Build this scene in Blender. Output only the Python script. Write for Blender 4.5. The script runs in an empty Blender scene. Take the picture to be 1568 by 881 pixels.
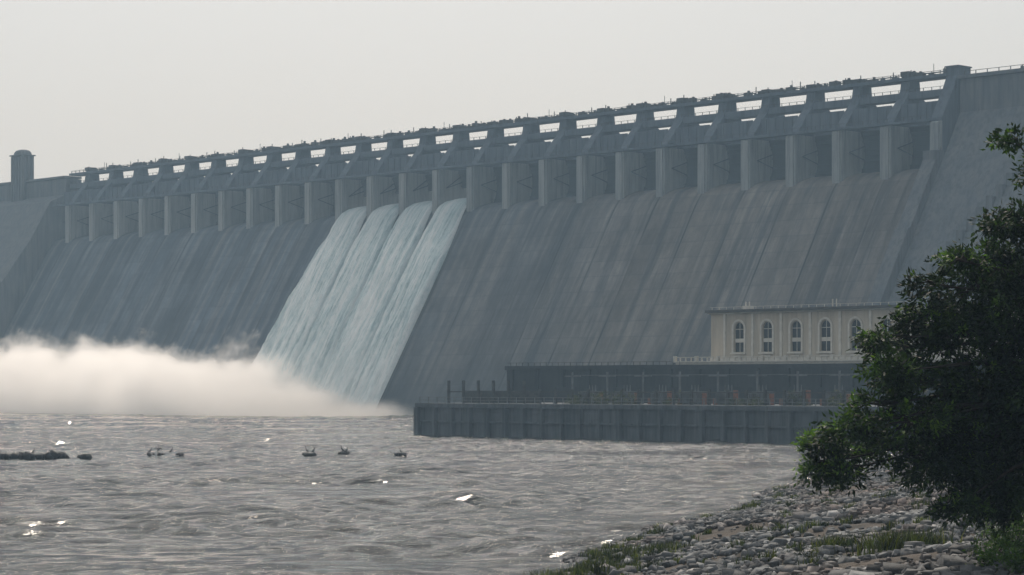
import bpy, math, random
import numpy as np
from mathutils import Vector, noise as mnoise
random.seed(7); rng=np.random.default_rng(7)
scene=bpy.context.scene
scene.view_settings.view_transform='Standard'
scene.view_settings.look='None'
scene.view_settings.exposure=0
S=18.1
PI=math.pi
# ------------------------------------------------------------ helpers
def link(o,parent=None):
    scene.collection.objects.link(o)
    if parent is not None: o.parent=parent
    return o
def mesh_obj(name,verts,faces,mat=None,parent=None,smooth=False):
    me=bpy.data.meshes.new(name)
    me.from_pydata([tuple(v) for v in verts],[],faces)
    me.update()
    if mat: me.materials.append(mat)
    if smooth: me.polygons.foreach_set('use_smooth',[True]*len(me.polygons))
    return link(bpy.data.objects.new(name,me),parent)
def np_mesh(name,V,F,mat=None,parent=None,smooth=False):
    me=bpy.data.meshes.new(name)
    F=np.asarray(F,dtype=np.int32); V=np.asarray(V,dtype=np.float32)
    k=F.shape[1]
    me.vertices.add(len(V)); me.vertices.foreach_set('co',V.ravel())
    me.loops.add(F.size); me.loops.foreach_set('vertex_index',F.ravel())
    me.polygons.add(len(F)); me.polygons.foreach_set('loop_start',np.arange(0,F.size,k,dtype=np.int32))
    if smooth: me.polygons.foreach_set('use_smooth',np.ones(len(F),dtype=bool))
    me.update(calc_edges=True); me.validate()
    if mat: me.materials.append(mat)
    return link(bpy.data.objects.new(name,me),parent)
def empty(name,loc=(0,0,0),rotz=0):
    e=bpy.data.objects.new(name,None); e.location=loc; e.rotation_euler=(0,0,rotz)
    return link(e)
class MB:
    def __init__(s): s.v=[]; s.f=[]
    def box(s,x0,x1,y0,y1,z0,z1):
        b=len(s.v)
        s.v+=[(x0,y0,z0),(x1,y0,z0),(x1,y1,z0),(x0,y1,z0),(x0,y0,z1),(x1,y0,z1),(x1,y1,z1),(x0,y1,z1)]
        s.f+=[(b,b+3,b+2,b+1),(b+4,b+5,b+6,b+7),(b,b+1,b+5,b+4),(b+1,b+2,b+6,b+5),(b+2,b+3,b+7,b+6),(b+3,b,b+4,b+7)]
    def prism(s,prof,x0,x1):
        b=len(s.v); n=len(prof)
        for x in (x0,x1):
            for (u,z) in prof: s.v.append((x,-u,z))
        s.f.append(tuple(b+i for i in range(n)))
        s.f.append(tuple(b+n+i for i in reversed(range(n))))
        for i in range(n):
            j=(i+1)%n
            s.f.append((b+i,b+n+i,b+n+j,b+j))
    def beam(s,p,q,w):
        p=Vector(p);q=Vector(q);d=(q-p).normalized()
        a=d.cross(Vector((0,0,1)))
        if a.length<1e-3: a=Vector((1,0,0))
        a.normalize(); c=d.cross(a)
        b=len(s.v); h=w/2
        for P in (p,q):
            for (i,j) in ((-1,-1),(1,-1),(1,1),(-1,1)):
                s.v.append(tuple(P+a*h*i+c*h*j))
        s.f+=[(b,b+1,b+2,b+3),(b+7,b+6,b+5,b+4)]
        for i in range(4):
            j=(i+1)%4; s.f.append((b+i,b+4+i,b+4+j,b+j))
    def cyl(s,c,r,z0,z1,n=12,r1=None):
        r1=r if r1 is None else r1
        b=len(s.v)
        for (z,rr) in ((z0,r),(z1,r1)):
            for i in range(n):
                a=2*PI*i/n; s.v.append((c[0]+rr*math.cos(a),c[1]+rr*math.sin(a),z))
        s.f.append(tuple(b+i for i in reversed(range(n)))); s.f.append(tuple(b+n+i for i in range(n)))
        for i in range(n):
            j=(i+1)%n; s.f.append((b+i,b+j,b+n+j,b+n+i))
    def build(s,name,mat,parent=None,fix=True):
        o=mesh_obj(name,s.v,s.f,mat,parent)
        if fix:
            import bmesh
            bm=bmesh.new(); bm.from_mesh(o.data); bmesh.ops.recalc_face_normals(bm,faces=bm.faces); bm.to_mesh(o.data); bm.free()
        return o
# ---- materials
def new_mat(name):
    m=bpy.data.materials.new(name); m.use_nodes=True
    nt=m.node_tree; p=nt.nodes['Principled BSDF']
    return m,nt,p
def N(nt,t,**kw):
    n=nt.nodes.new(t)
    for k,v in kw.items(): setattr(n,k,v)
    return n
def ramp(nt,fac,stops):
    r=N(nt,'ShaderNodeValToRGB'); cr=r.color_ramp
    while len(cr.elements)<len(stops): cr.elements.new(0.5)
    for e,(p,c) in zip(cr.elements,stops):
        e.position=p; e.color=(c,c,c,1) if not hasattr(c,'__len__') else (*c,1)
    nt.links.new(fac,r.inputs[0]); return r.outputs[0]
def noise(nt,scale,mapscale=(1,1,1),detail=5,rough=.55,coord='Object',w=None,dist=0):
    tc=N(nt,'ShaderNodeTexCoord'); mp=N(nt,'ShaderNodeMapping'); mp.inputs['Scale'].default_value=mapscale
    if w: mp.inputs['Location'].default_value=w
    nt.links.new(tc.outputs[coord],mp.inputs[0])
    n=N(nt,'ShaderNodeTexNoise'); n.inputs['Scale'].default_value=scale; n.inputs['Detail'].default_value=detail
    n.inputs['Roughness'].default_value=rough; n.inputs['Distortion'].default_value=dist
    nt.links.new(mp.outputs[0],n.inputs['Vector']); return n.outputs['Fac']
def mixc(nt,fac,a,b,bt='MIX'):
    m=N(nt,'ShaderNodeMix',data_type='RGBA',blend_type=bt)
    for i,v in ((0,fac),(6,a),(7,b)):
        if isinstance(v,(int,float)): m.inputs[i].default_value=v
        elif isinstance(v,tuple): m.inputs[i].default_value=(*v,1)
        else: nt.links.new(v,m.inputs[i])
    return m.outputs[2]
def math_(nt,op,a,b=0.0,c=None):
    m=N(nt,'ShaderNodeMath',operation=op)
    for i,v in enumerate((a,b) if c is None else (a,b,c)):
        if isinstance(v,(int,float)): m.inputs[i].default_value=v
        else: nt.links.new(v,m.inputs[i])
    return m.outputs[0]
def bump(nt,p,h,strength=.5,dist=.1):
    b=N(nt,'ShaderNodeBump'); b.inputs['Strength'].default_value=strength; b.inputs['Distance'].default_value=dist
    nt.links.new(h,b.inputs['Height']); nt.links.new(b.outputs[0],p.inputs['Normal'])
def simple_mat(name,c1,c2,scale=.5,ms=(1,1,1),rough=.85):
    m,nt,p=new_mat(name)
    f=ramp(nt,noise(nt,scale,ms),[(.3,0.),(.7,1.)])
    nt.links.new(mixc(nt,f,c1,c2),p.inputs['Base Color']); p.inputs['Roughness'].default_value=rough
    p.inputs['Specular IOR Level'].default_value=.2
    return m
def concrete_face():
    m,nt,p=new_mat('spillway_concrete')
    tc=N(nt,'ShaderNodeTexCoord'); sx=N(nt,'ShaderNodeSeparateXYZ'); nt.links.new(tc.outputs['Object'],sx.inputs[0])
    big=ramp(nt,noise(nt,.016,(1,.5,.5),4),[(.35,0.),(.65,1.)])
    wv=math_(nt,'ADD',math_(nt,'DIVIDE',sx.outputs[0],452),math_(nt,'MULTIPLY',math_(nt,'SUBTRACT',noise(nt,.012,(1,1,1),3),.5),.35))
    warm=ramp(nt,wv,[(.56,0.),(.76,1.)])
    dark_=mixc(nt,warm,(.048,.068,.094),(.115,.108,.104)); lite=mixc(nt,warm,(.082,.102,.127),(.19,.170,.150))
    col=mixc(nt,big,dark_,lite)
    bx=math_(nt,'FLOOR',math_(nt,'DIVIDE',sx.outputs[0],S/2)); bz=math_(nt,'FLOOR',math_(nt,'DIVIDE',sx.outputs[2],5.0))
    cmb=N(nt,'ShaderNodeCombineXYZ'); nt.links.new(bx,cmb.inputs[0]); nt.links.new(bz,cmb.inputs[1])
    wn=N(nt,'ShaderNodeTexWhiteNoise'); nt.links.new(cmb.outputs[0],wn.inputs['Vector'])
    col=mixc(nt,1.0,col,ramp(nt,wn.outputs['Value'],[(0,.87),(1,1.13)]),'MULTIPLY')
    wn2=N(nt,'ShaderNodeTexWhiteNoise',noise_dimensions='1D'); nt.links.new(bx,wn2.inputs['W'])
    col=mixc(nt,1.0,col,ramp(nt,wn2.outputs['Value'],[(0,.76),(1,1.2)]),'MULTIPLY')
    st=ramp(nt,noise(nt,1.0,(.40,.010,.010),7,.68),[(.46,.0),(.68,1.)])
    col=mixc(nt,math_(nt,'MULTIPLY',st,.5),col,(.235,.222,.21))
    st2=ramp(nt,noise(nt,1.0,(.20,.012,.012),6,.72,w=(40,3,9)),[(.36,1.),(.50,0.)])
    col=mixc(nt,math_(nt,'MULTIPLY',st2,.75),col,(.028,.036,.046))
    blot=ramp(nt,noise(nt,.05,(1,.6,.6),7,.72,w=(1,7,2)),[(.33,.58),(.62,1.28)])
    col=mixc(nt,.9,col,blot,'MULTIPLY')
    fine=ramp(nt,noise(nt,.35,(1,.4,.4),9,.75),[(.3,.6),(.7,1.35)])
    col=mixc(nt,.8,col,fine,'MULTIPLY')
    mod=math_(nt,'MODULO',math_(nt,'ADD',sx.outputs[0],1810.0),S)
    line=math_(nt,'LESS_THAN',mod,.7)
    jn=ramp(nt,noise(nt,.04,(1,1,1),3),[(.4,0.3),(.6,1.)])
    col=mixc(nt,math_(nt,'MULTIPLY',line,jn),col,(.022,.025,.028))
    zl=math_(nt,'MODULO',math_(nt,'ADD',sx.outputs[2],100.0),5.0)
    hl=math_(nt,'MULTIPLY',math_(nt,'LESS_THAN',zl,.3),.3)
    col=mixc(nt,hl,col,(.04,.045,.05))
    wet=ramp(nt,math_(nt,'DIVIDE',math_(nt,'ADD',sx.outputs[2],0),72),[(.0,.75),(.34,.0)])
    col=mixc(nt,wet,col,(.03,.038,.044))
    nt.links.new(col,p.inputs['Base Color']); p.inputs['Roughness'].default_value=.8
    p.inputs['Specular IOR Level'].default_value=.2
    bump(nt,p,fine,.4,.4)
    return m
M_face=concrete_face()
def conc(name,a,b,d):
    m,nt,p=new_mat(name)
    f=ramp(nt,noise(nt,.25,(1,1,.3),6,.65),[(.3,0.),(.7,1.)])
    col=mixc(nt,f,a,b)
    s=ramp(nt,noise(nt,1,(.9,.9,.06),6,.7),[(.45,0.),(.7,.75)])
    col=mixc(nt,s,col,d)
    nt.links.new(col,p.inputs['Base Color']); p.inputs['Roughness'].default_value=.85
    p.inputs['Specular IOR Level'].default_value=.25
    bump(nt,p,f,.3,.2)
    return m
M_pier=conc('pier_concrete',(.18,.20,.215),(.29,.30,.30),(.08,.09,.10))
M_upper=conc('superstructure_concrete',(.062,.082,.112),(.105,.125,.150),(.032,.042,.055))
M_ab=conc('abutment_concrete',(.085,.10,.12),(.15,.155,.16),(.04,.048,.058))
M_wallc=conc('river_wall_concrete',(.06,.073,.085),(.12,.13,.14),(.022,.027,.031))
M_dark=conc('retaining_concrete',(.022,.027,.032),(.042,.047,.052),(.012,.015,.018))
M_gate=simple_mat('gate_steel',(.015,.023,.034),(.028,.038,.05),.4,(1,1,1),.6)
M_hoist=simple_mat('hoist_steel',(.03,.033,.037),(.07,.07,.065),1.2,(1,1,1),.6)
M_rail=simple_mat('weathered_rail_paint',(.16,.17,.17),(.09,.095,.10),1.2,(1,1,1),.6)
# ------------------------------------------------------------ camera
F=3630.0
cam=bpy.data.cameras.new('camera'); co=bpy.data.objects.new('camera',cam); link(co)
co.location=(0,0,10); co.rotation_euler=(PI/2,0,0)
cam.sensor_width=36; cam.lens=F/1568*36; cam.shift_y=149.5/1568
cam.clip_start=.5; cam.clip_end=20000
scene.camera=co
# ------------------------------------------------------------ light
AZ=math.radians(-4); EL=math.radians(44)
sd=Vector((math.sin(AZ)*math.cos(EL),math.cos(AZ)*math.cos(EL),math.sin(EL)))
sl=bpy.data.lights.new('sun','SUN'); sl.energy=2.2; sl.angle=math.radians(3); sl.color=(1,.92,.80)
so=bpy.data.objects.new('sun',sl); link(so); so.location=(0,0,200)
so.rotation_euler=(-sd).to_track_quat('-Z','Y').to_euler()
w=bpy.data.worlds.new('World'); scene.world=w; w.use_nodes=True
nt=w.node_tree; nt.nodes.clear()
sky=N(nt,'ShaderNodeTexSky',sky_type='NISHITA'); sky.sun_disc=False; sky.sun_elevation=EL; sky.sun_rotation=AZ%(2*PI)
sky.air_density=1.0; sky.dust_density=5; sky.ozone_density=1; sky.altitude=0
hs=N(nt,'ShaderNodeHueSaturation'); hs.inputs['Saturation'].default_value=.4
nt.links.new(sky.outputs[0],hs.inputs['Color'])
b1=N(nt,'ShaderNodeBackground'); b1.inputs[1].default_value=.070; nt.links.new(hs.outputs[0],b1.inputs[0])
b2=N(nt,'ShaderNodeBackground'); b2.inputs[0].default_value=(.79,.865,.92,1); b2.inputs[1].default_value=1
mx=N(nt,'ShaderNodeMixShader'); mx.inputs[0].default_value=.57
nt.links.new(b1.outputs[0],mx.inputs[1]); nt.links.new(b2.outputs[0],mx.inputs[2])
wo=N(nt,'ShaderNodeOutputWorld'); nt.links.new(mx.outputs[0],wo.inputs[0])
hm=bpy.data.materials.new('haze_air'); hm.use_nodes=True; nt=hm.node_tree; nt.nodes.clear()
vs=N(nt,'ShaderNodeVolumeScatter'); vs.inputs['Color'].default_value=(.53,.77,1,1); vs.inputs['Density'].default_value=.00032; vs.inputs['Anisotropy'].default_value=.2
oo=N(nt,'ShaderNodeOutputMaterial'); nt.links.new(vs.outputs[0],oo.inputs['Volume'])
mb=MB(); mb.box(-1500,1500,-60,2200,-20,260); mb.build('haze',hm)
# ------------------------------------------------------------ terrain
def snoise(X,Y,seed,n,l0,l1):
    r=np.random.default_rng(seed); out=np.zeros_like(X)
    for i in range(n):
        l=l0*(l1/l0)**r.random(); a=r.random()*2*PI; ph=r.random()*2*PI
        out+=l*np.sin(2*PI/l*(X*math.cos(a)+Y*math.sin(a))+ph)
    return out/(n*l1)
def shore_d(X,Y):
    return (X-1.9)*.971-(Y-125)*.239+ .9*np.sin(Y*.09)+.6*np.sin(Y*.23+1)+.35*np.sin(Y*.61+X*.1)
def ground_z(X,Y):
    X=np.asarray(X,float);Y=np.asarray(Y,float)
    d=shore_d(X,Y)
    z=np.where(d<45,.15*d,6.75+.03*(d-45)); z=np.maximum(z,-6)
    z=z+1.2*snoise(X,Y,3,14,2,14)*np.clip(d/4,0,1)
    return z
def axis(lo,hi,step,ext):
    a=np.arange(lo,hi,step); left=lo-np.geomspace(2,ext,14)[::-1]; right=hi+np.geomspace(2,ext,14)
    return np.concatenate([left,a,right])
def grid(xs,ys):
    X,Y=np.meshgrid(xs,ys); nx=len(xs);ny=len(ys)
    i=np.arange(nx*ny).reshape(ny,nx)
    Fq=np.stack([i[:-1,:-1],i[:-1,1:],i[1:,1:],i[1:,:-1]],-1).reshape(-1,4)
    return X,Y,Fq
m,nt,p=new_mat('bank_soil')
f=ramp(nt,noise(nt,.35,(1,1,1),8,.7),[(.35,0.),(.65,1.)])
c=mixc(nt,f,(.04,.034,.028),(.14,.108,.084))
g=ramp(nt,noise(nt,.12,(1,1,1),5,.6,w=(9,2,1)),[(.54,0.),(.68,.7)])
c=mixc(nt,g,c,(.05,.06,.028))
nt.links.new(c,p.inputs['Base Color']); p.inputs['Roughness'].default_value=.95; bump(nt,p,f,.8,.3)
M_soil=m
X,Y,Fq=grid(axis(-30,110,1.0,4000),axis(-10,330,1.2,4000))
np_mesh('ground',np.stack([X,Y,ground_z(X,Y)],-1).reshape(-1,3),Fq,M_soil,smooth=True)
# ------------------------------------------------------------ river water
m,nt,p=new_mat('river_water')
foam=noise(nt,1,(.16,.55,1),9,.75,dist=.6)
foam2=noise(nt,1,(.010,.045,1),4,.6,w=(3,8,0))
ff=math_(nt,'MULTIPLY',ramp(nt,foam,[(.57,0.),(.68,1.)]),ramp(nt,foam2,[(.44,.08),(.62,.7)]))
nt.links.new(mixc(nt,ff,(.014,.014,.013),(.52,.52,.51)),p.inputs['Base Color'])
nt.links.new(math_(nt,'MULTIPLY_ADD',ff,.5,.055),p.inputs['Roughness'])
p.inputs['IOR'].default_value=1.33
w1=noise(nt,1,(.35,.9,1),7,.62,dist=.3)
bump(nt,p,w1,.9,.85)
M_water=m
ys=np.concatenate([95-np.geomspace(2,3500,14)[::-1],np.arange(95,300,.42),np.arange(300,520,.8),np.arange(520,800,1.6),800+np.geomspace(3,3500,12)])
X,Y,Fq=grid(axis(-180,110,.55,3500),ys)
r=np.random.default_rng(11); Z=np.zeros_like(X)
wx=X+2.5*np.sin(Y*.07+X*.021)+1.6*np.sin(X*.11-Y*.03)+.5*np.sin(X*.5+Y*.3); wy=Y+2.2*np.sin(X*.05+Y*.041)+1.2*np.sin(X*.17+Y*.09)+.6*np.sin(X*.43-Y*.21)
for i in range(90):
    l=1.7*(8/1.7)**r.random(); a=PI/2+r.normal()*.45; ph=r.random()*6.28
    s_=np.sin(2*PI/l*(wx*math.cos(a)+wy*math.sin(a))+ph)
    Z+=.0062*l**.9*(s_+.35*(1-2*np.abs(np.sin(PI/l*(wx*math.cos(a)+wy*math.sin(a))+ph))))
env=.15+1.7*np.clip(.5+snoise(X*.45,Y,21,14,10,60)*3.0,0,1)
mask=np.clip((X+185)/20,0,1)*np.clip((112-X)/10,0,1)*np.clip((Y-90)/8,0,1)*np.clip((810-Y)/20,0,1)
Z=Z*env*mask
np_mesh('river_water',np.stack([X,Y,Z],-1).reshape(-1,3),Fq,M_water,smooth=True)
# ------------------------------------------------------------ DAM  local frame (s, -u, z)
TH=math.atan2(3499,F); ct,st_=math.cos(TH),math.sin(TH)
D0=S*ct/.01281
P0=((104-784)/F*D0,D0,0); ROT=math.atan2(-ct,st_)
dam=empty('concrete_dam',P0,ROT)
SE=25.05*S
faceprof=[(-14,70),(-12,73.4),(-9.5,74.3),(-7,74.3),(-4,73.5),(-1.5,72.6),(0,71.6),(2,69.2),(4,66.3),(6,63.0),(46,-4)]
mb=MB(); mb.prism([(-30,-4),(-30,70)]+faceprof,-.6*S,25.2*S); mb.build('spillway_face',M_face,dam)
mb=MB(); mu=MB()
for n in range(0,26):
    s=n*S
    t=1.95
    mb.prism([(-22,60),(-22,87.1),(-.5,87.1),(-.5,87.0),(0,87.0),(0,60)],s-t,s+t)
    mb.prism([(0,60),(0,87),(.45,86.6),(.45,60)],s-t+.6,s+t-.6)
    if n<25: mu.prism([(-23,87.1),(-21.5,93.4),(-18,95.2),(-15.2,97.2),(-14.6,102.6),(-10.4,102.6),(-9.6,98.4),(-8.3,95.8),(-5.6,93.0),(-2.2,88.7),(-1.2,87.1)],s-1.7,s+1.7)
mb.build('piers',M_pier,dam); mu.build('pier_shafts',M_upper,dam)
mb=MB()
mb.box(-.6*S,SE-2.1,-.75,2.6,87.15,87.85)
mb.box(-.7*S,SE-2.1,9.2,14.0,95.5,97.6)
mb.box(-.7*S,SE-2.1,8.9,14.9,101.2,102.15)
for n in range(-1,25):
    s=n*S
    mb.box(max(s+1.75,-.6*S),s+16.35,5.4,5.9,87.96,93.7)
    for q in (4,7.5,11,14.5):
        if s+q>-.6*S: mb.box(s+q-.2,s+q+.2,5.1,5.38,88,93.6)
mb.build('bridge_girders',M_upper,dam)
mr=MB(); mh=MB()
for k in range(int(25.6*6)):
    s=-.6*S+k*S/6
    mr.box(s-.08,s+.08,9.0,9.16,97.6,98.5); mr.box(s-.1,s+.1,-.7,-.55,87.85,89.0)
    mr.box(s-.1,s+.1,9.0,9.2,102.15,103.2)
mr.box(-.6*S,SE-2,9.05,9.15,98.4,98.5)
mr.box(-.6*S,SE-2,-.68,-.58,88.9,89.0)
for z in (103.1,102.7): mr.box(-.6*S,SE-2,9.05,9.17,z,z+.12)
mr.build('handrails',M_hoist,dam)
for n in range(0,25):
    s=n*S
    for k,o in enumerate((1.2,4.4,9.0,13.6,16.2)):
        a=s+o+random.uniform(-.9,.9); wd=random.uniform(.4,1.6); h=random.uniform(.5,1.7)
        mh.box(a-wd,a+wd,10.3,12.4,102.15,102.15+h)
        mh.cyl((a+wd*.3,11.2),.45,102.15+h,102.2+h+random.uniform(.2,.8),8)
        if k%3==0: mh.box(a-.12,a+.12,10.0,10.2,102.15,103.9+random.random()*1.2)
    mh.box(s+5,s+13,10.8,11.2,102.8,103.1)
    mh.box(s-1.6,s+1.4,9.6,13.8,102.62,103.4+random.random()*.8)
mh.build('gate_hoists',M_hoist,dam)
mg=MB(); ma=MB()
for n in range(-1,25):
    s0=n*S+2.02; s1=(n+1)*S-2.02
    if n==-1: s0=-.5*S
    opened=10<=n<=13
    cz=80.5; R=12.5; cu=1.0
    a0=math.radians(-31 if not opened else 2); a1=a0+math.radians(64 if not opened else 30)
    pts=[(cu-R*math.cos(a0+(a1-a0)*i/9),cz+R*math.sin(a0+(a1-a0)*i/9)) for i in range(10)]
    pts2=[(cu-(R-.5)*math.cos(a0+(a1-a0)*i/9),cz+(R-.5)*math.sin(a0+(a1-a0)*i/9)) for i in range(10)]
    mg.prism(pts+pts2[::-1],s0,s1)
    for i in (1,3,5,7,8):
        u,z=pts2[i]; mg.box(s0+.05,s1-.05,-(u+.35),-(u+.05),z-.2,z+.2)
    for sg in (s0+.35,s1-.35):
        for i in (3,6):
            u,z=pts2[i]; ma.beam((sg,-u,z),(sg,3.0,cz),.22)
mg.build('radial_gates',M_gate,dam); ma.build('gate_arms',M_gate,dam)
mb=MB()
mb.box(25*S-2.0,25*S+2.2,8.2,14.5,60,103.6)
mb.box(25*S-2.3,25*S+2.5,7.9,14.8,103.62,104.0)
mb.prism([(-8.2,60),(-8.2,101),(-6.2,97),(-2,90.5),(-.8,88.2),(-.8,60)],25*S-1.9,25*S+2.0)
mb.build('end_tower',M_upper,dam)
A0=25.17*S
mb=MB()
mb.prism([(-16,-4),(-16,99.6),(-8.1,99.6),(-8,90),(-2,80),(50,-4)],A0,A0+430)
mb.prism([(-16,99.8),(-16,100.8),(-7.2,100.8),(-7.2,99.8)],25*S+2.6,A0+430)
mb.prism([(-2,60),(-.2,78.2),(3.6,78.2),(3.6,75.6),(16,55.0),(17.0,55.0),(33,28.5),(35,28.5),(55,-4),(30,-4)],24.9*S,25.16*S)
mb.prism([(-4,78),(-4,84),(-1,84),(5.5,72.6),(5.5,68)],26.9*S,27.2*S)
for k in range(16):
    z=30+k*3.2; s=A0+2+k*2.0; u=-2+(80-z)*52/84
    mb.box(s,s+2.02,-(u+1.6),-(u-3.5),z-3,z+1.2)
for k in range(9):
    s=25.6*S+14+k*24
    mb.box(s-.25,s+.25,7.0,8.0,100.8,101.5)
mb.prism([(-16,-4),(-16,100),(-8.1,100),(-8,93),(0,89.5),(10,72.7),(23,55.6),(56,15),(70,-4)],-.75*S-600,-.75*S)
mb.prism([(-16,100.3),(-16,101.2),(-7.2,101.2),(-7.2,100.3)],-600,-.75*S)
mb.build('abutment_walls',M_ab,dam)
mb=MB()
for k in range(70): 
    s=25*S+5+k*4; mb.box(s-.1,s+.1,7.3,7.5,100.8,101.8)
mb.box(25*S+5,25*S+300,7.35,7.45,101.7,101.85)
mb.cyl((27.1*S,9),.12,100.8,106.4,8); mb.box(27.1*S-.8,27.1*S+.9,8.9,9.1,106.2,106.4)
for n in range(0,25,3): mb.cyl((n*S+8,13.2),.1,102.15,106.0,6)
mb.build('lamp_posts_and_parapet_rail',M_hoist,dam)
# lift tower on left
lt=empty('lift_tower',P0,ROT)
mb=MB(); sc=-2.75*S; hw=4.4; cy=9
mb.box(sc-hw,sc+hw,cy-3,cy+3,72,112.2)
for i in range(5):
    a=sc-hw+.6+i*(2*hw-1.2)/4
    mb.cyl((a,cy-3.05),.62,76,111.9,8)
for i in range(3):
    a=cy-2.2+i*2.2; mb.cyl((sc+hw+.02,a),.55,76,111.9,8)
mb.box(sc-hw-.5,sc+hw+.8,cy-3.9,cy+3.4,112.22,112.7)
mb.box(sc-hw-1.2,sc-hw-.02,cy-2,cy+2,72,104)
mb.build('shaft',M_ab,lt)
mb=MB()
for (z0,z1,k0,k1) in ((112.72,113.9,1.0,.93),(113.92,114.7,.90,.74),(114.72,115.1,.70,.45)):
    b=len(mb.v)
    for (z,k) in ((z0,k0),(z1,k1)):
        for i in range(20):
            a=2*PI*i/20; cx_=math.copysign(abs(math.cos(a))**.6,math.cos(a)); sy_=math.copysign(abs(math.sin(a))**.6,math.sin(a))
            mb.v.append((sc+hw*k*cx_,cy+3.1*k*sy_,z))
    mb.f.append(tuple(b+i for i in range(20))); mb.f.append(tuple(b+20+i for i in range(20)))
    for i in range(20):
        j=(i+1)%20; mb.f.append((b+i,b+j,b+20+j,b+20+i))
mb.build('domed_roof',M_ab,lt)
mb=MB()
for i in range(4):
    a=sc-hw+1.7+i*1.9
    mb.box(a-.22,a+.22,cy-3.06,cy-3.01,100,109)
mb.build('window_slots',M_gate,lt)
# ------------------------------------------------------------ spillway streams
m,nt,p=new_mat('falling_water')
a=noise(nt,1,(1.7,.045,.035),8,.75,dist=.25)
b=noise(nt,1,(.30,.022,.02),5,.6,w=(5,1,3))
k=noise(nt,1.0,(1,.4,.4),9,.8)
v=math_(nt,'ADD',math_(nt,'MULTIPLY',a,.45),math_(nt,'ADD',math_(nt,'MULTIPLY',b,.30),math_(nt,'MULTIPLY',k,.25)))
fc=ramp(nt,v,[(.40,(.24,.345,.375)),(.475,(.58,.69,.70)),(.55,(.92,.94,.93))])
tc=N(nt,'ShaderNodeTexCoord'); sx=N(nt,'ShaderNodeSeparateXYZ'); nt.links.new(tc.outputs['Object'],sx.inputs[0])
# furrows between the four jets
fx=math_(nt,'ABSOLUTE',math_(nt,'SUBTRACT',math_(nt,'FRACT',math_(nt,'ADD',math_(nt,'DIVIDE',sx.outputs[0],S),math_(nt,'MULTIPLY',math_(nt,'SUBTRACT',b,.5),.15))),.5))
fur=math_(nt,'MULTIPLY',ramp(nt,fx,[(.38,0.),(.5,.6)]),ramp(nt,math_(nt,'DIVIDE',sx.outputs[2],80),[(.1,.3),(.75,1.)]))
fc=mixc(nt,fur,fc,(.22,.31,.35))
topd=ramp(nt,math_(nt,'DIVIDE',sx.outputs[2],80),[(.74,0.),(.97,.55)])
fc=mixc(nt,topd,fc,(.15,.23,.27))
lowd=ramp(nt,math_(nt,'DIVIDE',sx.outputs[2],80),[(.0,.65),(.4,0.)])
fc=mixc(nt,lowd,fc,(.84,.88,.87))
nt.links.new(fc,p.inputs['Base Color']); p.inputs['Roughness'].default_value=.85; p.inputs['Specular IOR Level'].default_value=.2
bump(nt,p,v,1.0,1.5)
M_fall=m
sw=empty('spillway_waterfall',P0,ROT)
for bi,n in enumerate(range(10,14)):
    nu,nv=44,190; V=[];
    path=[(-9,75.6),(-6,76.0),(-3,75.3),(0,73.6),(2,71.0),(4,67.8),(6,64.4),(46.2,-2.5)]
    ds=[0]
    for q in range(1,len(path)): ds.append(ds[-1]+math.dist(path[q-1],path[q]))
    for j in range(nv):
        tt=j/(nv-1); dd=tt*ds[-1]
        u=np.interp(dd,ds,[q[0] for q in path]); z=np.interp(dd,ds,[q[1] for q in path])
        spread=min(1,max(0,(dd-9)/24))**.85
        l0=n*S+2.05*(1-spread)+.05; l1=(n+1)*S-2.05*(1-spread)-.05
        if n==10: l0-= 13*max(0,(tt-.12))**1.15
        if n==13: l1-= 1.0*tt
        for i in range(nu):
            wv=i/(nu-1); x=l0+(l1-l0)*wv
            th=.4+2.4*math.sin(PI*wv)**.6*(.4+.6*spread)
            nz=mnoise.noise(Vector((x*.45,dd*.03,n)))*1.3+mnoise.noise(Vector((x*1.3,dd*.10,n+5)))*.6+mnoise.noise(Vector((x*1.6,dd*.4,n+9)))*.3
            th+=nz*min(1,dd/15)*(.5+tt)
            if wv in (0.0,1.0): th=-.6
            V.append((x,-(u+th*.85),z+th*.5))
    i=np.arange(nu*nv).reshape(nv,nu)
    Fq=np.stack([i[:-1,:-1],i[1:,:-1],i[1:,1:],i[:-1,1:]],-1).reshape(-1,4)
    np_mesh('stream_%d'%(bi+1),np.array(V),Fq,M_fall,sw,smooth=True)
# ------------------------------------------------------------ spray cloud volume
sm=bpy.data.materials.new('spray_mist'); sm.use_nodes=True; nt=sm.node_tree; nt.nodes.clear()
tc=N(nt,'ShaderNodeTexCoord'); sx=N(nt,'ShaderNodeSeparateXYZ'); nt.links.new(tc.outputs['Object'],sx.inputs[0])
def mrange(x,a,b,c,d,sm_=False):
    r=N(nt,'ShaderNodeMapRange'); r.clamp=True
    if sm_: r.interpolation_type='SMOOTHSTEP'
    nt.links.new(x,r.inputs[0])
    for i,vv in enumerate((a,b,c,d)): r.inputs[i+1].default_value=vv
    return r.outputs[0]
H=math_(nt,'ADD',mrange(sx.outputs[0],285,235,1.5,7.5),mrange(sx.outputs[0],240,190,0,12,True))
n1=noise(nt,.024,(1,1,.6),3,.55)
n2=noise(nt,.07,(1,1,1),7,.68,w=(3,3,3))
H=math_(nt,'MULTIPLY',H,math_(nt,'ADD',.0,math_(nt,'MULTIPLY',n1,2.0)))
dz=math_(nt,'SUBTRACT',H,sx.outputs[2])
dz=math_(nt,'ADD',dz,math_(nt,'MULTIPLY',math_(nt,'SUBTRACT',n2,.5),mrange(sx.outputs[0],280,200,14,42)))
den=mrange(dz,-2,7,0,.16,True)
up=mrange(sx.outputs[1],-112,-98,0,1,True)
up2=mrange(sx.outputs[1],-42,-52,0,1,True)
den=math_(nt,'MULTIPLY',den,math_(nt,'MULTIPLY',up,up2))
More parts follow.
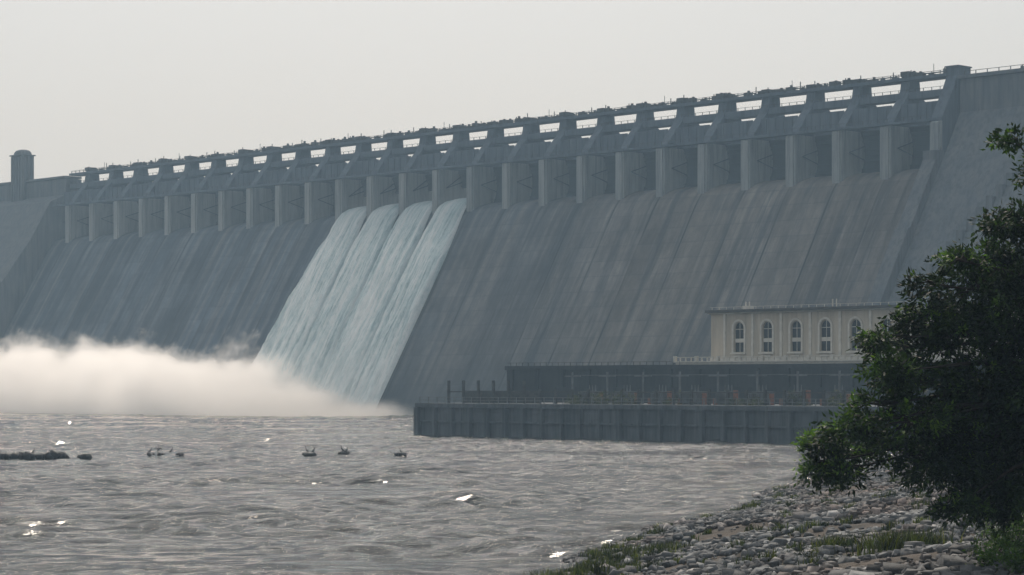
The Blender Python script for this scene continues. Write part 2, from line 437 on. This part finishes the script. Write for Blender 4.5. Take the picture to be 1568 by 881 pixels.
pv=N(nt,'ShaderNodeVolumePrincipled'); pv.inputs['Color'].default_value=(.97,.96,.95,1); pv.inputs['Anisotropy'].default_value=.3
nt.links.new(den,pv.inputs['Density'])
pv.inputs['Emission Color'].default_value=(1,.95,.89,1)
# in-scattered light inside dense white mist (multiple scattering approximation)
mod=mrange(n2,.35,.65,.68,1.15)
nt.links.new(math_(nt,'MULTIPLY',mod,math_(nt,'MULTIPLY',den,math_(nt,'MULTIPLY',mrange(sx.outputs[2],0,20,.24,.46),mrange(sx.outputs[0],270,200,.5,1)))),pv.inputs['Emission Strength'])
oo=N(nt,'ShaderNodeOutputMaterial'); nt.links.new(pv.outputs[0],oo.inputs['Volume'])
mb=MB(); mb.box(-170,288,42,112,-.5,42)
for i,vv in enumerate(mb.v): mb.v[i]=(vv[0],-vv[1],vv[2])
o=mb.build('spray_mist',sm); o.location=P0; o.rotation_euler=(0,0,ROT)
# ------------------------------------------------------------ river wall / platform
WP=(-18.6,471,0)
rw=empty('river_training_wall',WP,ROT)
mb=MB()
mb.box(0,125,0,30,-5,5.6)
mb.box(-.4,125,-.55,29,5.62,6.45)
s=.4
while s<124:
    mb.box(s-.35,s+.35,-.95,-.02,-5,5.6); s+=5.0
mb.box(-.3,.5,-1.0,-.01,-5,5.6)
mb.box(0.8,124,-.45,-.03,2.7,3.0)
mb.build('wall_body',M_wallc,rw)
mr=MB(); m2=MB()
s=3.5
while s<120:
    hgt=10.9 if s<26 else 9.2
    mr.box(s-.24,s+.24,4.8,5.2,6.45,hgt); s+=4.3
mr.box(3,120,4.9,5.02,8.6,8.8)
mr.box(3,25,9,9.3,6.45,8.9)
s=0.1
while s<122:
    m2.box(s-.07,s+.07,.3,.42,6.45,7.7); s+=2.5
for z in (7.0,7.6): m2.box(0,122,.32,.38,z,z+.09)
mr.build('frame_posts',M_hoist,rw); m2.build('railing',M_rail,rw)
ty=empty('transformer_yard',WP,ROT)
M_or=simple_mat('rust_orange_paint',(.26,.11,.07),(.15,.08,.06),2)
M_gr=simple_mat('equipment_grey',(.17,.18,.185),(.07,.075,.08),.7)
mg=MB(); mo=MB()
for s in (38,47,56,64,72,80,88,97):
    z0=6.46; wd=random.uniform(1.2,2.0)
    mg.box(s-wd,s+wd,9,12,z0,z0+2.4)
    for i in range(7):
        a=s-wd+.2+i*(2*wd-.4)/6; mg.box(a-.06,a+.06,8.3,8.98,z0+.3,z0+2.1)
    for i in (-.8,0,.8):
        mg.cyl((s+i,10.5),.16,z0+2.4,z0+3.6,8,.06)
    mo.cyl((s+wd+.9,10),.45,z0,z0+1.7+random.random(),10)
    if random.random()<.6: mo.box(s-wd-1.6,s-wd-.5,9.5,10.5,z0,z0+1.2)
for s in np.arange(30,110,9.3):
    mg.box(s-.15,s+.15,13,13.3,6.46,12.5); mg.box(s-2.2,s+2.2,13.05,13.2,11.6,11.85)
mg.beam((30,13.1,11.9),(110,13.1,11.9),.12)
mg.build('transformers',M_gr,ty); mo.build('tanks',M_or,ty)
# ------------------------------------------------------------ power house
BP=(42,500,0)
ph=empty('power_house',BP,ROT)
M_cream=conc('cream_plaster',(.40,.355,.29),(.48,.43,.355),(.22,.195,.165))
M_white=simple_mat('white_trim',(.60,.57,.51),(.43,.41,.37),1)
M_glass,nt,p=new_mat('window_glass'); p.inputs['Base Color'].default_value=(.02,.024,.028,1); p.inputs['Roughness'].default_value=.25; p.inputs['Specular IOR Level'].default_value=.25
M_roofd=simple_mat('roof_felt',(.05,.05,.05),(.09,.085,.08),.6)
LB=78
ws=[7.7+7.62*i for i in range(9)]
zb,ztp=15.2,24.9
def arch(cx,w,zb,zs,n=10):
    pts=[(cx-w,zb),(cx-w,zs)]
    for i in range(1,n): 
        a=PI-PI*i/n; pts.append((cx+w*math.cos(a),zs+w*math.sin(a)))
    pts+=[(cx+w,zs),(cx+w,zb)]
    return pts
V=[];Fc=[]
def q(pts,y=0.0):
    b=len(V); V.extend([(a,y,c) for a,c in pts]); Fc.append(tuple(range(b,b+len(pts))))
W=1.3; z0w,zsw=16.9,21.8
prev=0
for cx in ws:
    q([(prev,zb),(cx-W,zb),(cx-W,ztp),(prev,ztp)])
    q([(cx-W,zb),(cx+W,zb),(cx+W,z0w),(cx-W,z0w)])
    A=arch(cx,W,z0w,zsw)[1:-1]
    for (a0,c0),(a1,c1) in zip(A,A[1:]): q([(a0,c0),(a1,c1),(a1,ztp),(a0,ztp)])
    R_=arch(cx,W,z0w,zsw)
    for (a0,c0),(a1,c1) in zip(R_,R_[1:]+R_[:1]):
        b=len(V); V.extend([(a0,0,c0),(a1,0,c1),(a1,.6,c1),(a0,.6,c0)]); Fc.append((b,b+1,b+2,b+3))
    prev=cx+W
q([(prev,zb),(LB,zb),(LB,ztp),(prev,ztp)])
b=len(V); V+= [(0,0,zb),(0,16,zb),(0,16,ztp),(0,0,ztp),(LB,0,zb),(LB,16,zb),(LB,16,ztp),(LB,0,ztp)]
Fc+=[(b,b+1,b+2,b+3),(b+4,b+7,b+6,b+5),(b+1,b+5,b+6,b+2),(b+3,b+2,b+6,b+7)]
mesh_obj('walls',V,Fc,M_cream,ph)
mt=MB(); mg=MB(); mf=MB()
for cx in ws:
    O=arch(cx,W+.55,z0w-.1,zsw+.1); I=arch(cx,W+.12,z0w-.1,zsw+.1)
    for i in range(len(O)-1):
        b=len(mt.v)
        for (a,c) in (O[i],O[i+1],I[i+1],I[i]): mt.v.append((a,-.2,c))
        for (a,c) in (O[i],O[i+1],I[i+1],I[i]): mt.v.append((a,-.004,c))
        mt.f+=[(b,b+1,b+2,b+3),(b,b+4,b+5,b+1),(b+3,b+2,b+6,b+7),(b+1,b+5,b+6,b+2),(b,b+3,b+7,b+4)]
    mt.box(cx-W-.7,cx+W+.7,-.5,-.01,z0w-.45,z0w-.12)
    mt.box(cx-W+.02,cx+W-.02,.32,.5,18.9,19.7)
    mt.box(cx-.05,cx+.05,.30,.38,z0w+.01,zsw+W-.05)
    for zz in (21.6,): mt.box(cx-W+.02,cx+W-.02,.33,.4,zz,zz+.12)
    mg.box(cx-W-.02,cx+W+.02,.55,.6,z0w-.01,zsw+W+.02)
    mt.box(cx-1.1,cx+1.1,-.5,-.02,15.8,16.15)
for i in range(len(ws)+1):
    a=(ws[0]-3.81)+7.62*i
    mt.box(a-.3,a+.3,-.3,-.003,zb+.02,ztp-.02)
mt.box(-.35,LB+.35,-.5,-.02,ztp+.02,ztp+.32)
mt.box(0,LB,-.36,-.004,zb-.3,zb+.5)
mt.build('window_surrounds_and_pilasters',M_white,ph)
mg.build('windows',M_glass,ph)
mf.box(-.6,LB+.6,-1.3,16.6,ztp+.34,ztp+.85)
mf.build('roof',M_roofd,ph)
mr=MB()
for i in range(40):
    a=.5+i*2.0; mr.box(a-.05,a+.05,-.3,-.2,ztp+.85,ztp+1.45)
mr.box(0,LB,-.28,-.22,ztp+1.4,ztp+1.46)
for a in (7,8,30,31): mr.cyl((a,3),.15,ztp+.85,ztp+2.6,6)
mr.box(6.5,8.4,2.5,4,ztp+.85,ztp+1.7)
mr.build('roof_railing',M_white,ph)
tr=empty('power_house_terrace',BP,ROT)
mb=MB()
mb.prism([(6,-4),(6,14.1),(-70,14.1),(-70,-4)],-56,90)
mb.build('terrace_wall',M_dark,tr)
mb=MB()
mb.box(-5.5,90,-5.0,-.8,14.12,14.75)
mb.box(-5.9,90,-5.4,-4.0,14.77,15.0)
for i in range(60):
    a=-5.6+i*1.5; mb.box(a-.12,a+.12,-5.2,-5.0,15.0,15.75)
    if i%4==0: mb.box(a-.3,a+.3,-5.4,-4.8,15.0,16.1)
mb.box(-5.8,86,-5.25,-4.95,15.75,15.9)
mb.build('balustrade',M_white,tr)
mb=MB()
for i in range(28):
    a=-55+i*1.9; mb.box(a-.05,a+.05,-5.8,-5.7,14.1,15.0)
mb.box(-56,-6,-5.78,-5.72,14.95,15.03)
for i in range(18):
    a=-54+i*8; mb.box(a-.5,a+.5,-6.6,-6.02,-4,13.4)
mb.box(-56.3,90,-6.35,-6.02,13.42,14.3)
mb.box(-40,90,-8.5,-6.62,6.4,9.6)
mb.build('terrace_edge',M_dark,tr)
# ------------------------------------------------------------ foliage generator
def leaf_mat(name,c1,c2,c3,lo=.35,hi=1.7):
    m,nt,p=new_mat(name)
    g=N(nt,'ShaderNodeNewGeometry')
    col=ramp(nt,g.outputs['Random Per Island'],[(0,c1),(.6,c2),(1,c3)])
    cl=ramp(nt,noise(nt,.8,(1,1,1),3),[(.38,lo),(.66,hi)])
    col=mixc(nt,1.0,col,cl,'MULTIPLY')
    nt.links.new(col,p.inputs['Base Color']); p.inputs['Roughness'].default_value=.55; p.inputs['Specular IOR Level'].default_value=.2
    tb=N(nt,'ShaderNodeBsdfTranslucent'); nt.links.new(mixc(nt,1.0,col,(1.6,1.9,.6),'MULTIPLY'),tb.inputs[0])
    ms=N(nt,'ShaderNodeMixShader'); ms.inputs[0].default_value=.35
    nt.links.new(p.outputs[0],ms.inputs[1]); nt.links.new(tb.outputs[0],ms.inputs[2])
    nt.links.new(ms.outputs[0],nt.nodes['Material Output'].inputs[0])
    return m
M_leaf=leaf_mat('tree_leaves',(.010,.018,.008),(.017,.032,.010),(.036,.06,.016))
M_leaf2=leaf_mat('sunlit_tinted_leaves',(.03,.06,.014),(.07,.13,.022),(.12,.19,.035),.5,1.5)  # brighter copy of the tree leaves: sunlit tips put into the colour
M_weed=leaf_mat('weed_leaves',(.03,.06,.014),(.05,.095,.022),(.09,.13,.035))
M_bark=simple_mat('bark',(.02,.016,.013),(.04,.034,.028),4)
def leaves(centers,dirs,per,lsize,r,spread,wid=.2):
    n=len(centers)
    C=np.repeat(centers,per,0); D=np.repeat(dirs,per,0)
    t=r.random((n*per,1))
    off=D*t*spread + r.normal(size=(n*per,3))*spread*.26
    off[:,2]-=(t[:,0]**2)*spread*.45
    P=C+off
    a=D+r.normal(size=P.shape)*.75; a[:,2]-=.3; a/=np.linalg.norm(a,axis=1)[:,None]
    b=np.cross(a,r.normal(size=P.shape)*.6+np.array([0,0,1.0])); b/=np.linalg.norm(b,axis=1)[:,None]+1e-9
    nn=np.cross(a,b)
    ls=lsize*(.6+.8*r.random((len(P),1)))
    v0=P; v1=P+a*ls*.45+b*ls*wid+nn*ls*.05; v2=P+a*ls; v3=P+a*ls*.45-b*ls*wid+nn*ls*.05
    V=np.stack([v0,v1,v2,v3],1).reshape(-1,3)
    Fq=np.arange(len(V)).reshape(-1,4)
    return V,Fq
def tube(path,rad,n=8):
    V=[];Fc=[]
    P=[Vector(p) for p in path]
    for i,p in enumerate(P):
        d=(P[min(i+1,len(P)-1)]-P[max(i-1,0)]).normalized()
        a=d.cross(Vector((.3,.9,.1))).normalized(); b=d.cross(a)
        for k in range(n):
            an=2*PI*k/n; V.append(p+(a*math.cos(an)+b*math.sin(an))*rad[i])
    for i in range(len(P)-1):
        for k in range(n):
            j=(k+1)%n; Fc.append((i*n+k,i*n+j,(i+1)*n+j,(i+1)*n+k))
    return V,Fc
tree=empty('shade_tree')
TX,TY=18.6,80.0; TZ=float(ground_z(TX,TY))-.3
r=np.random.default_rng(5)
def pw(px,py,dy=0): return np.array([(px-784)/45.4,TY+dy,10+(590-py)/45.4])
# crown clumps (elevation plan converted to metres at the tree)
blobs=[(1556,216,24,11,0,.5),(1622,250,40,30,1,.8),(1568,350,48,26,0,1.1),(1518,348,24,11,-1,.7),(1525,395,50,24,1,1),(1460,402,30,12,-1,.9),(1425,438,28,13,-.5,.9),(1490,445,58,28,0,1.1),
(1415,485,36,18,0,1),(1345,518,28,9,-.7,.8),(1390,532,46,20,1,1),(1352,570,32,16,-1.5,.9),(1470,510,60,34,0,1.2),(1550,480,60,50,-1,1.3),(1425,590,66,32,1,1.3),(1520,580,80,50,0,1.4),
(1345,622,34,14,0,.9),(1295,652,34,12,-1,.9),(1260,678,22,12,0,.8),(1256,712,18,17,0,.8),(1312,700,32,14,1,.8),(1385,650,56,28,-1,1.1),(1460,665,60,34,0,1.2),(1545,670,70,50,1,1.4),
(1290,722,20,10,0,.6),(1365,690,44,14,.6,.9),(1425,705,44,24,-.4,1.1),(1480,720,44,28,.6,1.1),(1462,768,26,12,-1,.7),(1515,755,54,26,0,1.2),(1590,750,60,50,1,1),(1600,440,70,60,0,1.2),(1610,600,80,80,-1,1.3),(1690,330,90,70,0,1),(1720,450,110,80,1,1.2),(1730,600,110,80,0,1.2),(1680,230,60,40,0,.6),(1690,720,80,50,0,.9)]
CV=[];CD=[];LitV=[];LitD=[];limbV=[];limbF=[]
def add_tube(path,rad,n=7):
    v,f=tube(path,rad,n); b=len(limbV); limbV.extend(v); limbF.extend([tuple(b+i for i in q_) for q_ in f])
base=Vector((TX,TY,TZ))
add_tube([base,base+Vector((-.1,.1,2)),base+Vector((.2,0,4.2)),base+Vector((0,0,7)),base+Vector((.4,.1,10)),base+Vector((.6,0,13)),base+Vector((.7,0,15))],[.5,.4,.36,.3,.22,.13,.05],10)
for (px,py,rx,ry,dy,wt) in blobs:
    c=pw(px,py,dy*1.2); R=np.array([rx/45.4,max(rx/45.4*.9,.5),ry/45.4])
    ns=int(24+200*wt*(rx*ry)/3000)
    d=r.normal(size=(ns,3)); d/=np.linalg.norm(d,axis=1)[:,None]
    rr=.35+.75*r.random((ns,1))**.7
    pos=c+d*R*rr
    keep=np.array([mnoise.noise(Vector(p_)*1.3)>-.14 for p_ in pos])
    pos=pos[keep]; d=d[keep]
    dd=d.copy(); dd[:,2]=dd[:,2]*.5+.1; dd/=np.linalg.norm(dd,axis=1)[:,None]
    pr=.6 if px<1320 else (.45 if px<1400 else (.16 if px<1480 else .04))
    lit_tip=(r.random(len(pos))<pr)&(d[:,2]>-.35)  # sprays given the painted sunlit green, mostly on the left of the crown
    CV.append(pos[~lit_tip]); CD.append(dd[~lit_tip]); LitV.append(pos[lit_tip]); LitD.append(dd[lit_tip])
    hz=TZ+3.4+ .62*max(0,(c[2]-TZ-2)); hz=min(hz,TZ+13)
    st=Vector((TX+.3*(hz-TZ)/13,TY,hz)); en=Vector(c)
    mid=st.lerp(en,.5)+Vector((0,0,.45)); 
    ln=(en-st).length
    add_tube([st,st.lerp(mid,.5)+Vector((0,0,.2)),mid,mid.lerp(en,.5),en],[.05+.018*ln,.04+.013*ln,.03+.009*ln,.04,.02],6)
    for q_ in range(min(14,len(pos))):
        e=Vector(pos[r.integers(len(pos))]); m_=en.lerp(e,.5)+Vector((0,0,.1))
        add_tube([en.lerp(mid,.25*random.random()),m_,e],[.03,.02,.008],4)
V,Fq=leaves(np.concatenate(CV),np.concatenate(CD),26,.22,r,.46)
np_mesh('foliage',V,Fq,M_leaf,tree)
V,Fq=leaves(np.concatenate(LitV),np.concatenate(LitD),22,.2,r,.40)
np_mesh('sunlit_tinted_foliage',V,Fq,M_leaf2,tree)
mesh_obj('trunk_and_limbs',limbV,limbF,M_bark,tree,smooth=True)
# ------------------------------------------------------------ riprap rocks
cube=np.array([(x,y,z) for x in (-1,1) for y in (-1,1) for z in (-1,1)],float)
cf=np.array([(0,1,3,2),(4,6,7,5),(0,4,5,1),(2,3,7,6),(0,2,6,4),(1,5,7,3)])
def rocks(name,x,y,z,size,mat,flat=.6,r=rng):
    n=len(x)
    V=cube[None]*(.62+.38*r.random((n,8,3)))+.10*r.normal(size=(n,8,3))
    top=(cube[:,2]>0)[None,:,None]
    tp=(.55+.4*r.random((n,1,1)))
    V=np.where(top,V*np.concatenate([np.repeat(tp,1,2),tp,np.ones_like(tp)],2),V)
    sc=np.stack([size*(.7+.8*r.random(n)),size*(.6+.5*r.random(n)),size*flat*(.6+.7*r.random(n))],-1)*.58
    V=V*sc[:,None]
    a=r.random(n)*2*PI; t=r.normal(size=n)*.5
    c_,s_=np.cos(a),np.sin(a); c2,s2=np.cos(t),np.sin(t)
    y1=V[...,1]*c2[:,None]-V[...,2]*s2[:,None]; z1=V[...,1]*s2[:,None]+V[...,2]*c2[:,None]; x1=V[...,0]
    X_=x1*c_[:,None]-y1*s_[:,None]; Y_=x1*s_[:,None]+y1*c_[:,None]
    V=np.stack([X_+x[:,None],Y_+y[:,None],z1+z[:,None]],-1).reshape(-1,3)
    Fq=(cf[None]+8*np.arange(n)[:,None,None]).reshape(-1,4)
    Fq=np.concatenate([Fq[:,[0,1,2]],Fq[:,[0,2,3]]])
    return np_mesh(name,V,Fq,mat)
m,nt,p=new_mat('riprap_stone')
g=N(nt,'ShaderNodeNewGeometry')
col=ramp(nt,g.outputs['Random Per Island'],[(0,(.04,.041,.043)),(.4,(.088,.09,.093)),(.85,(.17,.17,.17)),(1,(.36,.355,.35))])
red=ramp(nt,noise(nt,.08,(1,1,1),4,.6,w=(2,0,0)),[(.50,0.),(.64,.9)])
col=mixc(nt,red,col,mixc(nt,1.0,col,(1.2,.88,.74),'MULTIPLY'))
fn=ramp(nt,noise(nt,5,(1,1,1),5,.7),[(.3,.65),(.7,1.2)])
col=mixc(nt,1.0,col,fn,'MULTIPLY')
nt.links.new(col,p.inputs['Base Color']); p.inputs['Roughness'].default_value=.8; bump(nt,p,fn,.6,.05)
M_rock=m
n=130000
x=rng.uniform(-4,62,n); y=rng.uniform(60,330,n); d=shore_d(x,y)
ok=(d>-1.0)&(d<36+3*np.sin(y*.1))&(x<.245*y+3)
pt=snoise(x,y,40,10,5,30)
ok&=~((pt>.06)&(rng.random(n)<.84)&(d>5))
x,y=x[ok],y[ok]
sz=.15+.40*rng.random(len(x))**1.8+ (rng.random(len(x))<.03)*.4
rocks('riprap_rocks',x,y,ground_z(x,y)+.04+.10*rng.random(len(x)),sz,M_rock)
M_riv=simple_mat('wet_river_rock',(.015,.015,.015),(.035,.032,.03),2,rough=.6)
def riv(name,cx,cy,lx,ly,n,s):
    xx=cx+rng.uniform(-lx,lx,n); yy=cy+rng.uniform(-ly,ly,n)
    return rocks(name,xx,yy,np.full(n,.28),s*(.5+.9*rng.random(n)),M_riv)
riv('river_rock',-66.0,322,4.8,.6,36,1.4)
riv('river_rock',-58.0,322,.9,.4,7,1.2)
riv('river_rock',-28.2,332,1.0,.4,8,1.0)
riv('river_rock',-15.4,333,1.0,.4,7,.8)
riv('river_rock',-49.0,334,2.6,.4,8,.7)
riv('river_rock',-23.7,335,.5,.3,4,.8)
# ------------------------------------------------------------ cormorants
M_bird=simple_mat('black_plumage',(.010,.010,.012),(.02,.02,.022),8,rough=.5)
def cormorant(x,y,z,rot,sc=1.0,wings=False):
    pts=[(0,0,.42),(-.16,0,.30),(-.34,0,.14),(.13,0,.56),(.20,0,.70),(.19,0,.84),(.22,0,.93),(.29,0,.945),(.39,0,.93)]
    rad=[.13,.10,.03,.10,.055,.04,.05,.03,.012]
    ed=[(0,1),(1,2),(0,3),(3,4),(4,5),(5,6),(6,7),(7,8)]
    for sy in (-1,1):
        b=len(pts)
        pts+=[(-.02,.07*sy,.28),(.0,.08*sy,.12),(.0,.08*sy,.0),(.09,.09*sy,-.01)]; rad+=[.05,.022,.018,.02]
        ed+=[(0,b),(b,b+1),(b+1,b+2),(b+2,b+3)]
        if wings:
            b=len(pts); pts+=[(.05,.3*sy,.62),(-.05,.58*sy,.55),(-.12,.5*sy,.34)]; rad+=[.05,.05,.03]
            ed+=[(3,b),(b,b+1),(b+1,b+2)]
    me=bpy.data.meshes.new('cormorant'); me.from_pydata(pts,ed,[]); me.materials.append(M_bird)
    o=link(bpy.data.objects.new('cormorant',me)); o.location=(x,y,z); o.rotation_euler=(0,0,rot); o.scale=(sc,)*3
    o.modifiers.new('skin','SKIN')
    for i,rr in enumerate(rad): me.skin_vertices[0].data[i].radius=(rr,rr)
    me.skin_vertices[0].data[0].use_root=True
    o.modifiers.new('sub','SUBSURF').levels=2
    o.modifiers['sub'].render_levels=2
for (x,y,z,ro,sc,wi) in [(-28.7,331.8,.52,2.6,1.0,False),(-27.8,331.9,.48,.3,.85,False),(-23.9,334.9,.45,3.3,1.05,False),(-23.4,335,.42,.4,.9,False),(-49.8,333.9,.42,1.2,1.15,True),(-48.0,333.9,.38,.2,.95,False),(-51.0,334,.35,.2,.95,False),(-15.6,332.9,.45,3.1,.7,False),(-65,321.9,.7,0,.8,False),(-62.6,321.9,.65,2.9,.8,False)]:
    cormorant(x,y,z,ro,sc,wi)
# ------------------------------------------------------------ grass + weeds
def grass(name,cents,per,h,spread,mat):
    c=np.repeat(np.array(cents),per,0); n=len(c)
    x=c[:,0]+rng.normal(size=n)*spread*c[:,2]; y=c[:,1]+rng.normal(size=n)*spread*c[:,2]; z=ground_z(x,y)-.02
    hh=h*c[:,2]*(.5+.7*rng.random(n)); a=rng.random(n)*2*PI; ln=hh*(.15+.5*rng.random(n)); wd=.02+.02*rng.random(n)
    dx,dy=np.cos(a),np.sin(a)
    b=np.stack([x,y,z],-1)
    side=np.stack([-dy,dx,np.zeros(n)],-1)*wd[:,None]
    midp=b+np.stack([dx*ln*.35,dy*ln*.35,hh*.6],-1); tip=b+np.stack([dx*ln,dy*ln,hh],-1)
    V=np.stack([b-side,b+side,midp+side*.8,midp-side*.8,tip+side*.1,tip-side*.1],1).reshape(-1,3)
    i=np.arange(n)[:,None]*6
    Fq=np.concatenate([i+np.array([0,1,2,3]),i+np.array([3,2,4,5])])
    return np_mesh(name,V,Fq,mat)
M_grass=leaf_mat('grass_blades',(.02,.028,.012),(.045,.055,.022),(.11,.105,.05))
cs=[]
def edge_x(yy,k=0):
    xs=np.linspace(-15,70,1500); dd=shore_d(xs,np.full_like(xs,yy)); return float(xs[np.argmin(np.abs(dd-k))])
for k in range(110):
    yy=rng.uniform(108,240); cs.append((edge_x(yy,rng.uniform(.1,1.1)),yy,rng.uniform(.3,.8)))
for k in range(75):
    yy=rng.uniform(112,134); cs.append((edge_x(yy,rng.uniform(.2,5)),yy,rng.uniform(.5,1.0)))
for k in range(170):
    yy=rng.uniform(80,210); cs.append((edge_x(yy,rng.uniform(3,24)),yy,rng.uniform(.25,.75)))
for k in range(26): cs.append((16.1+rng.normal()*.55,98+rng.normal()*1.0,1.5))
for k in range(5): cs.append((13.6+rng.normal()*.3,104+rng.normal()*.5,1.0))
grass('grass',cs,60,.75,.35,M_grass)
def shrub(name,x,y,R,h,n,mat,ls=.15):
    z=float(ground_z(x,y)); rr=np.random.default_rng(int(abs(x*100+y)))
    d=rr.normal(size=(n,3)); d/=np.linalg.norm(d,axis=1)[:,None]; d[:,2]=np.abs(d[:,2])
    pos=np.array([x,y,z])+d*np.array([R,R,h])*(.3+.75*rr.random((n,1)))
    dd=d+np.array([0,0,.5]); dd/=np.linalg.norm(dd,axis=1)[:,None]
    V,Fq=leaves(pos,dd,12,ls,rr,.3)
    e=empty(name); np_mesh('leaves',V,Fq,mat,e)
    vv=[];ff=[]
    for q_ in range(0,n,6):
        v,f=tube([(x,y,z-.1),tuple((np.array([x,y,z])+pos[q_])/2+np.array([0,0,.1])),tuple(pos[q_])],[.02,.014,.006],4); b=len(vv); vv+=v; ff+=[tuple(b+i for i in t) for t in f]
    mesh_obj('stems',vv,ff,M_bark,e)
shrub('shrub',17.3,82,1.4,1.5,150,M_weed)
shrub('shrub',16.4,79,.9,.8,80,M_weed)
shrub('shrub',18.4,86,1.4,1.9,160,M_weed)
shrub('shrub',16.9,76,1.1,.9,90,M_weed)
shrub('shrub',12.6,101,.35,.5,26,M_grass,.12)
M_hshr=leaf_mat('platform_shrub_leaves',(.02,.03,.014),(.035,.045,.022),(.07,.06,.035))
e_=np.array([math.cos(ROT),math.sin(ROT)]); u_=np.array([-math.sin(ROT),math.cos(ROT)])
PV=[];PF=[];off=0
for k in range(26):
    s=rng.uniform(30,112); yv=rng.uniform(3,14); pz=6.4
    p_=np.array([WP[0],WP[1]])+e_*s+u_*yv
    nn_=70; d=rng.normal(size=(nn_,3)); d/=np.linalg.norm(d,axis=1)[:,None]; d[:,2]=np.abs(d[:,2])
    hs_=rng.uniform(.8,2.6)
    pos=np.array([p_[0],p_[1],pz])+d*np.array([1.6,1.6,hs_])*(.3+.7*rng.random((nn_,1)))
    V,Fq=leaves(pos,d,6,.35,rng,.4); PV.append(V); PF.append(Fq+off); off+=len(V)
np_mesh('platform_shrubs',np.concatenate(PV),np.concatenate(PF),M_hshr)
